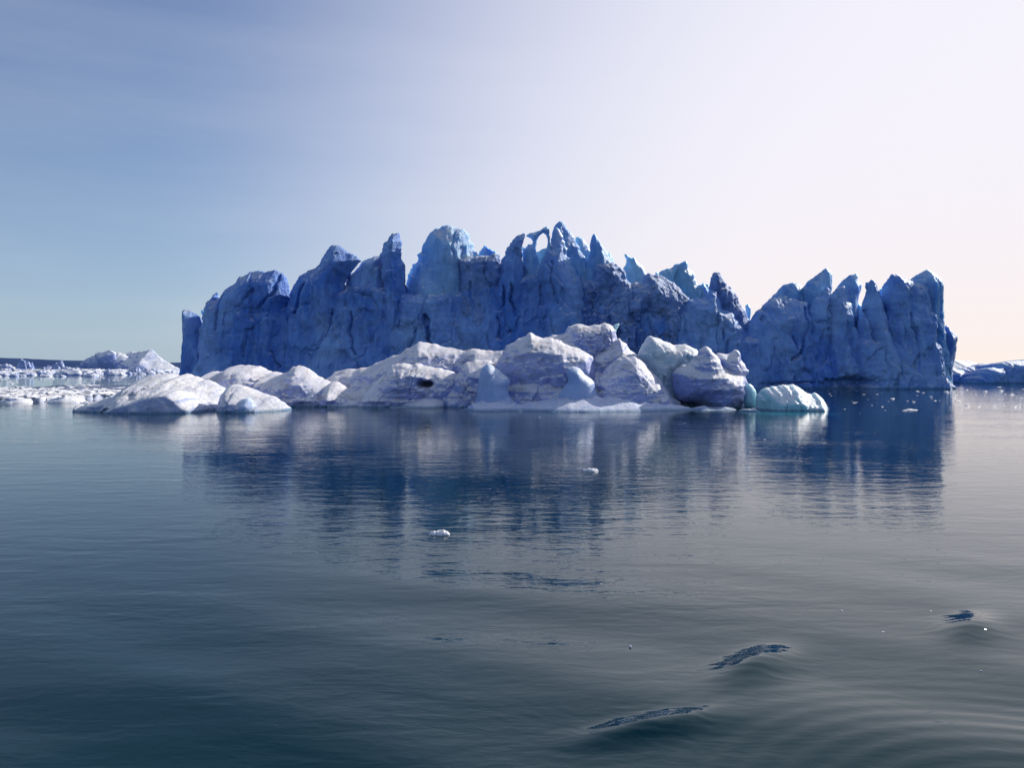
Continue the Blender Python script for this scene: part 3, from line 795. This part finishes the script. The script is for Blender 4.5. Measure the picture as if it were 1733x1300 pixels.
G('saddle', [(965, 720), (975, 665), (988, 640), (1003, 628), (1020, 632), (1034, 650), (1040, 720)], 139, Tf=6, Tb=6, W=5, lump=.4)
G('saddle', [(540, 720), (560, 680), (585, 664), (615, 656), (640, 650), (665, 664), (680, 720)], 143, Tf=6, Tb=6, W=4, lump=.5)
G('pinnacle', [(792, 720), (797, 692), (806, 677), (808, 660), (809.7, 644), (813, 630), (817.5, 621), (825, 615.7), (831, 617), (838, 622), (848, 630), (859, 638), (863.5, 646), (862, 652), (859, 658), (862, 670), (872, 682), (886, 692), (892, 720)],
  129.5, SMOOTH, lump=.08, Tf=2.8, Tb=3.5, W=2.6, face=.2, amp=.07, res=.14, edge=.03)
G('pinnacle', [(915, 720), (922, 689), (935, 680), (944, 673), (951, 660), (960, 648), (961.5, 641), (958.5, 634), (958.6, 627), (961, 622.5), (968, 620.5), (976, 621), (982, 624), (987, 630), (992, 635.5), (1000, 641), (1006, 648.5),
               (1008, 660), (1013, 676), (1025, 688), (1030, 720)], 129, SMOOTH, lump=.08, Tf=2.8, Tb=3.5, W=2.4, face=.12, amp=.06, res=.14, edge=.03)
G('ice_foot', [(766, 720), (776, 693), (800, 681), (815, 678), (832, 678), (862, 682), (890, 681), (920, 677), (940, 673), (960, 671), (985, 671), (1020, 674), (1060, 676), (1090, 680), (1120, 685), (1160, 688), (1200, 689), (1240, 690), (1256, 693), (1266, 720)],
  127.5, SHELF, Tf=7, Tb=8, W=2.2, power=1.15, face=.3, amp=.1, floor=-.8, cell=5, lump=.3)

G('hump', [(775, 720), (785, 668), (800, 652), (824, 640), (850, 640), (872, 650), (884, 672), (890, 720)], 137, Tf=3, Tb=6, W=2, lump=.5)
G('hump', [(660, 720), (664, 676), (678, 662), (700, 656), (722, 660), (742, 668), (752, 680), (756, 720)], 141.5, Tf=3, Tb=5, W=1.6, lump=.6)
G('hump', [(1010, 720), (1014, 690), (1030, 672), (1056, 664), (1084, 668), (1104, 680), (1112, 720)], 131.5, Tf=2.5, Tb=5, W=1.8, lump=.4)
G('snow_crest', [(905, 640), (908, 578), (930, 571), (948, 573), (968, 574), (990, 580), (1010, 588), (1020, 640)], 147, SNOWY, Tf=4, Tb=5, W=1.6, power=1.2, lump=.8)
G('ice_foot', [(586, 720), (596, 697), (640, 692), (690, 689), (740, 687), (790, 690), (812, 720)], 133, SNOWY, Tf=4, Tb=8, W=1.0, power=1.2, face=.4, amp=.14, floor=-.8, cell=3, lump=.2)
r = thing('ice_boulder', 'pale boulder-shaped iceberg with three humps and a dark undercut, right of the rounded berg', 'iceberg', (ray(1180, 690, 137)[0], 137, 0))
G = group_block(r)
G('hump', [(1086, 720), (1100, 672), (1092, 640), (1084, 618), (1079, 600), (1085, 587), (1091, 575), (1096, 569), (1101, 568), (1113, 572), (1126, 578), (1140, 584), (1155, 583), (1167, 586), (1178, 591), (1187, 600), (1192, 640), (1188, 720)],
  142, GLAZE, Tf=4, Tb=5, W=3.2, face=1.0, lump=.6)
G('hump', [(1158, 684), (1146, 676), (1139, 660), (1137, 645), (1138, 632), (1146, 623), (1161, 617), (1172, 608), (1180.5, 598), (1186, 590), (1191, 587), (1197, 587), (1203, 591), (1210, 600), (1218, 609), (1225, 622), (1240, 630), (1256, 636),
           (1260, 650), (1262, 665), (1258, 682), (1240, 690), (1205, 689), (1180, 687)], 136, Tf=5, Tb=6, W=5, face=.3, bottom=False, flare=0)
G('hump', [(1196, 688), (1200, 640), (1206, 601), (1215, 597), (1228, 599), (1236, 597), (1243, 592), (1249.7, 594), (1253, 603), (1255, 611), (1261, 620), (1267, 627.6), (1264, 634), (1261, 638), (1264, 646), (1265, 655), (1263, 665), (1267, 678),
           (1260, 692)], 139, Tf=4, Tb=6, W=2.8, amp=.22, face=.7, bottom=False, flare=0)

r = thing('rounded_iceberg', 'grey-white twin-humped iceberg with a brownish foot, between the snowy dome and the long berg', 'iceberg', (ray(480, 690, 145)[0], 145, 0))
G = group_block(r)
G('hump', [(342, 720), (345, 660), (348, 638), (360, 629), (375, 629), (388, 628), (394, 620), (405, 618), (417, 618.6), (430, 619), (443, 621), (452, 626), (461, 630), (480, 632), (505, 650), (515, 720)], 153, Tf=9, Tb=8, W=3.6, mat=PALE)
G('hump', [(434, 720), (440, 672), (448, 652), (458, 641), (470, 636), (484, 631), (495, 622), (507, 619), (518, 622), (533, 631), (547, 642), (562, 652), (576, 660), (590, 667), (612, 677), (636, 684), (644, 720)], 144,
  Tf=6.5, Tb=8, W=4)

r = thing('snowy_ice_dome', 'bright snow-covered low ice dome at the waterline, nearest on the left', 'iceberg', (ray(310, 690, 125)[0], 125, 0))
G = group_block(r)
G('dome', [(186, 720), (198, 680), (212, 661), (231, 648), (245, 640), (260, 635), (288.5, 632), (317, 632), (332, 636), (346, 641), (360, 645), (372, 651), (390, 663), (408, 678), (424, 720)], 134, SNOWY, Tf=15, Tb=8, W=6.5, power=1.4, amp=.28, face=.7, cell=2.2)
G('front_slab', [(184, 720), (186, 693), (196, 687), (208, 681), (225, 676), (248, 670), (258, 665), (268, 662), (285, 660), (300, 661), (312, 668), (322, 678), (338, 690), (352, 697), (356, 720)], 120.5, SNOWY, Tf=3.2, Tb=8, W=1.0, face=.3, lump=.35, soft=False, power=1.8)
G('hump', [(376, 720), (380, 668), (386, 655), (392, 651), (398, 649.5), (408, 651), (418, 654), (430, 659), (441, 665), (452, 670), (462, 673), (470, 680), (476, 689), (479, 720)], 126, SNOWY, Tf=6, Tb=6, W=3.2, power=1.5)
G('small_block', [(388, 720), (394, 688), (402, 680), (412, 675), (421, 673), (428, 680), (434, 690), (440, 720)], 120.5, SMOOTH, Tf=1.8, Tb=4, W=1.6, face=.4)
G('small_block', [(120, 720), (127, 690), (134, 684), (144, 686), (155, 680), (170, 678), (184, 672), (196, 676), (204, 690), (212, 720)], 123, SNOWY, Tf=3, Tb=5, W=1.4, face=.6, amp=.25)

# the floes that trail off to the left
def P2(px, py):
    return water_at(px, py)
fl = [(-5, 666, 190, 48, 1.5, 'low hummocky ice floe at the far left edge of the water, before the channel'),
      (92, 667, 170, 44, 1.7, 'long flat snowy floe second from the left edge, before the channel'),
      (172, 670, 150, 36, 1.8, 'flat snowy floe touching the left end of the snowy dome')]
for i, (px, py, wpx, dep, h, lab) in enumerate(fl):
    cx, cy = P2(px, py)
    tag(mound('ice_floe', cx, cy, wpx / F * cy * 0.52, dep, h, FLOE, None, 30 + i, 260, 0.3, 0.16, 2.2, 0.06, 0.75), lab, 'ice floe', 'low floes left of the snowy dome')
rng = random.Random(5)
for i in range(22):
    px = rng.uniform(-20, 200); py = rng.uniform(660, 686) if px > 120 else rng.uniform(672, 684)
    cx, cy = P2(px, py)
    w = rng.uniform(0.8, 3.6)
    tag(mound('ice_hummock', cx, cy, w, w * rng.uniform(.7, 1.2), w * rng.uniform(.22, .42), FLOE, None, 60 + i, 34, 0.4, 0.5, 1.0, 0.3), 'small rounded ice hummock among the low floes on the left', 'ice chunk',
        'hummocks among the low floes')

# small pieces beside the boulder berg
cx, cy = P2(1272, 692)
r = tag(block('ice_block', [(1256, 720), (1257, 690), (1259, 655), (1264, 649), (1270, 650), (1275, 655), (1280, 668), (1281, 690), (1282, 720)], 133, TURQ, None, Tf=1.2, Tb=2, W=1.2, res=.15, flare=0, face=.3, cell=1.5, flute=.1, amp=.1, seed=5),
        'small upright pale cyan ice block between the boulder berg and the turquoise one', 'ice chunk')
tag(block('turquoise_iceberg', [(1276, 730), (1278, 690), (1280, 668), (1288, 660), (1297, 656), (1308, 654), (1319, 652), (1332, 652), (1340, 650), (1347, 653), (1355, 658), (1362, 663), (1372, 667), (1378, 664), (1384, 668), (1391, 673),
                                (1397, 682), (1397, 696), (1394, 730)], 127, TURQ, None, Tf=5, Tb=5, W=3, res=.15, flare=.4, face=.6, cell=2.0, flute=.15, amp=.16, seed=77, edge=.08, lump=.35, power=1.5,
          cracks=[dict(p=[(1303, 668), (1308, 680), (1306, 696)], w=.35, d=.6)]),
    'small turquoise translucent iceberg lying right of the boulder berg', 'iceberg')
for (px, py, w, h, lab) in ((1124, 690, .55, .5, 'little ice lump in the dark gap left of the boulder berg'), (1137, 688, .55, 1.2, 'upright ice lump in the dark gap under the boulder berg'),
                            (1270, 696, 1.4, .55, 'bright sunlit slush ice at the waterline between the boulder and turquoise bergs')):
    cx, cy = P2(px, py)
    tag(mound('ice_lump', cx, cy, w, w, h, SNOWY, None, int(px), 34, .3), lab, 'ice chunk')

# ------------------------------------------------------------------ far left ice pack
far = thing('distant_iceberg', 'distant wedge-shaped iceberg with a sunlit slope, left of the great blue berg', 'iceberg', (ray(220, 625, 930)[0], 930, 0))
kw = dict(res=1.1, face=1.6, cell=26, flute=.2, amp=.35, flare=0)
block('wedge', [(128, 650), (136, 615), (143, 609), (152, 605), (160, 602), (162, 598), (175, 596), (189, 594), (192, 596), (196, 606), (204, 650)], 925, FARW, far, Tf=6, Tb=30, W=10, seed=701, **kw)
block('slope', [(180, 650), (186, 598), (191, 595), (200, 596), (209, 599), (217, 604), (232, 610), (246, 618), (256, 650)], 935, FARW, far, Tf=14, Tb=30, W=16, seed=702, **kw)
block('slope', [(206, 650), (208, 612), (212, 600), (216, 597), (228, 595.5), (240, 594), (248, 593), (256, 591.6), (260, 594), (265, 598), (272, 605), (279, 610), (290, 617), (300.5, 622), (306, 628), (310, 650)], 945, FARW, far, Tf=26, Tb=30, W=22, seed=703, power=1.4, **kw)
rng = random.Random(11)
for i, (px, py, w, d_) in enumerate(((20, 632, 150, 90), (150, 632, 150, 90), (260, 630, 90, 80))):
    cx, cy = water_at(px, py)
    tag(mound('pack_floe', cx, cy, w / F * cy * .55, d_, 3.2, FARW, None, 280 + i, 160, .5, .25, 3.0, .35, .4), ('broad rubble-covered floe at the left edge of the far pack', 'middle rubble-covered floe of the far pack',
        'thin floe at the foot of the distant wedge-shaped iceberg')[i], 'ice floe')
uniq = [(43, 618, 26, 8.5, 'peaked white bergy bit standing highest in the far left pack'),
        (99, 616, 22, 7.5, 'smooth white rounded block in the far left ice pack'),
        (12, 624, 30, 6, 'broad low bergy bit at the left edge of the far pack'),
        (122, 633, 60, 4.5, 'long bright floe at the front of the far left pack'),
        (228, 630, 22, 5.0, 'small pointed bergy bit before the distant wedge-shaped iceberg'),
        (198, 634, 36, 2.4, 'low dark-sided floe before the distant wedge-shaped iceberg')]
for i, (px, py, wpx, hpx, lab) in enumerate(uniq):
    cx, cy = water_at(px, max(py + hpx * 0.6, 629))
    w = wpx / F * cy / 2
    tag(mound('bergy_bit', cx, cy, w, w * .8, hpx * 2.6 / F * cy, FARW, None, 300 + i, 60, .35, .45, 1.0, .15), lab, 'ice chunk')
for i in range(110):
    px = rng.uniform(-60, 290)
    py = 638 - (rng.random() ** 1.3) * 11 if px < 160 else rng.uniform(628.5, 634)
    cx, cy = water_at(px, py)
    w = rng.uniform(5, 20) / F * cy * 0.6
    tag(mound('bergy_bit', cx, cy, w, w * rng.uniform(.6, 1.1), w * rng.uniform(.3, .75), FARW, None, 400 + i, 26, .4, .5, 1.2, .5),
        'small jumbled white bergy bit in the far left ice pack', 'ice chunk', 'bergy bits of the far left ice pack')

# ------------------------------------------------------------------ bergs beyond the right end
r = thing('tabular_iceberg', 'flat-topped blue iceberg at the far right edge, beyond the great berg', 'iceberg', (ray(1720, 650, 330)[0], 330, 0))
kw = dict(res=.5, cell=7, flute=.5, amp=.35)
block('ice_wall', [(1672, 690), (1674, 640), (1680, 628), (1688, 623), (1690, 617), (1696, 614), (1703, 612), (1716, 611.5), (1733, 611.5), (1760, 610), (1800, 613), (1840, 620), (1850, 690)], 326, BLUE, r, Tf=5, Tb=30, W=3, seed=801, flare=1, **kw)
block('ice_wall', [(1645, 690), (1650, 640), (1660, 630), (1668, 624), (1680, 622), (1700, 624), (1710, 690)], 322, BLUE, r, Tf=4, Tb=20, W=3, seed=802, **kw)
r = thing('distant_iceberg', 'sloping blue iceberg with a white snow saddle, behind the right end of the great berg', 'iceberg', (ray(1640, 650, 350)[0], 350, 0))
block('slope', [(1560, 690), (1570, 628), (1600, 625), (1613, 624), (1640, 621), (1653.5, 618.5), (1660, 616), (1666, 614), (1671, 615), (1677, 617), (1688, 622), (1710, 632), (1720, 690)], 345, BLUE, r, Tf=8, Tb=25, W=5, seed=803, **kw)
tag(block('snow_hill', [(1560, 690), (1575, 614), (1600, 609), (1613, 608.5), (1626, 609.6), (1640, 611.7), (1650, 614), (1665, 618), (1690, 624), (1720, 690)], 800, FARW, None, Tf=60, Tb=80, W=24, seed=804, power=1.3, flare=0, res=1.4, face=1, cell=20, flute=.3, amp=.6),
    'pale snow-covered iceberg rising faintly behind the sloping blue one at right', 'iceberg')

# ------------------------------------------------------------------ loose ice on the water
cx, cy = P2(1001, 798)
r = thing('growler', 'small white growler with a raised tail end, drifting before the pinnacles', 'ice chunk', (cx, cy, 0))
mound('ice_body', cx, cy, 0.40, .34, .27, FRAG, r, 901, 40, .3)
mound('ice_tail', cx - .47, cy, .15, .12, .24, FRAG, r, 902, 24, .3)
cx, cy = P2(745, 905)
r = thing('growler', 'knobbly white growler nearest the camera, below the berg reflection', 'ice chunk', (cx, cy, 0))
mound('ice_body', cx + .12, cy, 0.34, .26, .22, FRAG, r, 903, 40, .3)
mound('ice_knob', cx - .27, cy, .2, .18, .17, FRAG, r, 904, 30, .3)
rng = random.Random(8)
spots = [(1541, 694, 22), (1568, 690, 0)]
for i in range(120):
    k = rng.random()
    if k < .34:
        px, py = rng.uniform(1400, 1612), rng.uniform(661, 700)
    elif k < .6:
        px, py = rng.uniform(1612, 1733), rng.uniform(655, 690)
    elif k < .9:
        px, py = rng.uniform(480, 1300), 702 + rng.random() ** 2 * 50
    else:
        px, py = rng.uniform(0, 300), rng.uniform(640, 652)
    spots.append((px, py, rng.choice([2, 2, 3, 3, 4, 5, 8])))
for i, (px, py, w) in enumerate(spots):
    if w == 0:
        continue
    cx, cy = P2(px, py)
    rr = w / F * cy / 2
    if py > 700:
        rr *= .6
    lab = ('little white ice fragment on the dark reflection at the right foot of the great berg' if 1400 <= px < 1612 and py < 701 else
           'little ice fragment on the pale water at the far right' if px >= 1612 else
           'little white ice fragment just off the waterline of the pale front bergs' if px > 300 else
           'little white ice fragment in the channel between the left floes and the far pack')
    grp = {'d': 'fragments at the right foot of the great berg', 'o': 'fragments on the far right water', 'j': 'fragments off the pale bergs', 'c': 'fragments in the left channel'}[
        'd' if 'foot' in lab else 'o' if 'far right' in lab else 'j' if 'waterline' in lab else 'c']
    tag(mound('ice_fragment', cx, cy, rr, rr * rng.uniform(.6, 1), rr * rng.uniform(.12, .4), FRAG, None, 1000 + i, 14, .3), lab, 'ice chunk', grp)
for i, (px, py) in enumerate([(1017, 989), (1424, 1034), (1575, 1035), (1522, 994), (1509, 996), (1305, 960), (1660, 1136), (1672, 1262), (1695, 1237), (1673, 1250), (1067, 1094), (1000, 733), (1270, 1222), (1495, 1070)]):  # small white flecks added in place of sun glints on the water
    cx, cy = P2(px, py)
    rr = 2.2 / F * cy
    tag(mound('glint_fleck', cx, cy, rr, rr * .7, rr * .5, FRAG, None, 1200 + i, 12, .3), 'tiny white fleck standing in for a sun glint on the open water in the foreground', 'ice chunk', 'sun glint flecks in the foreground')
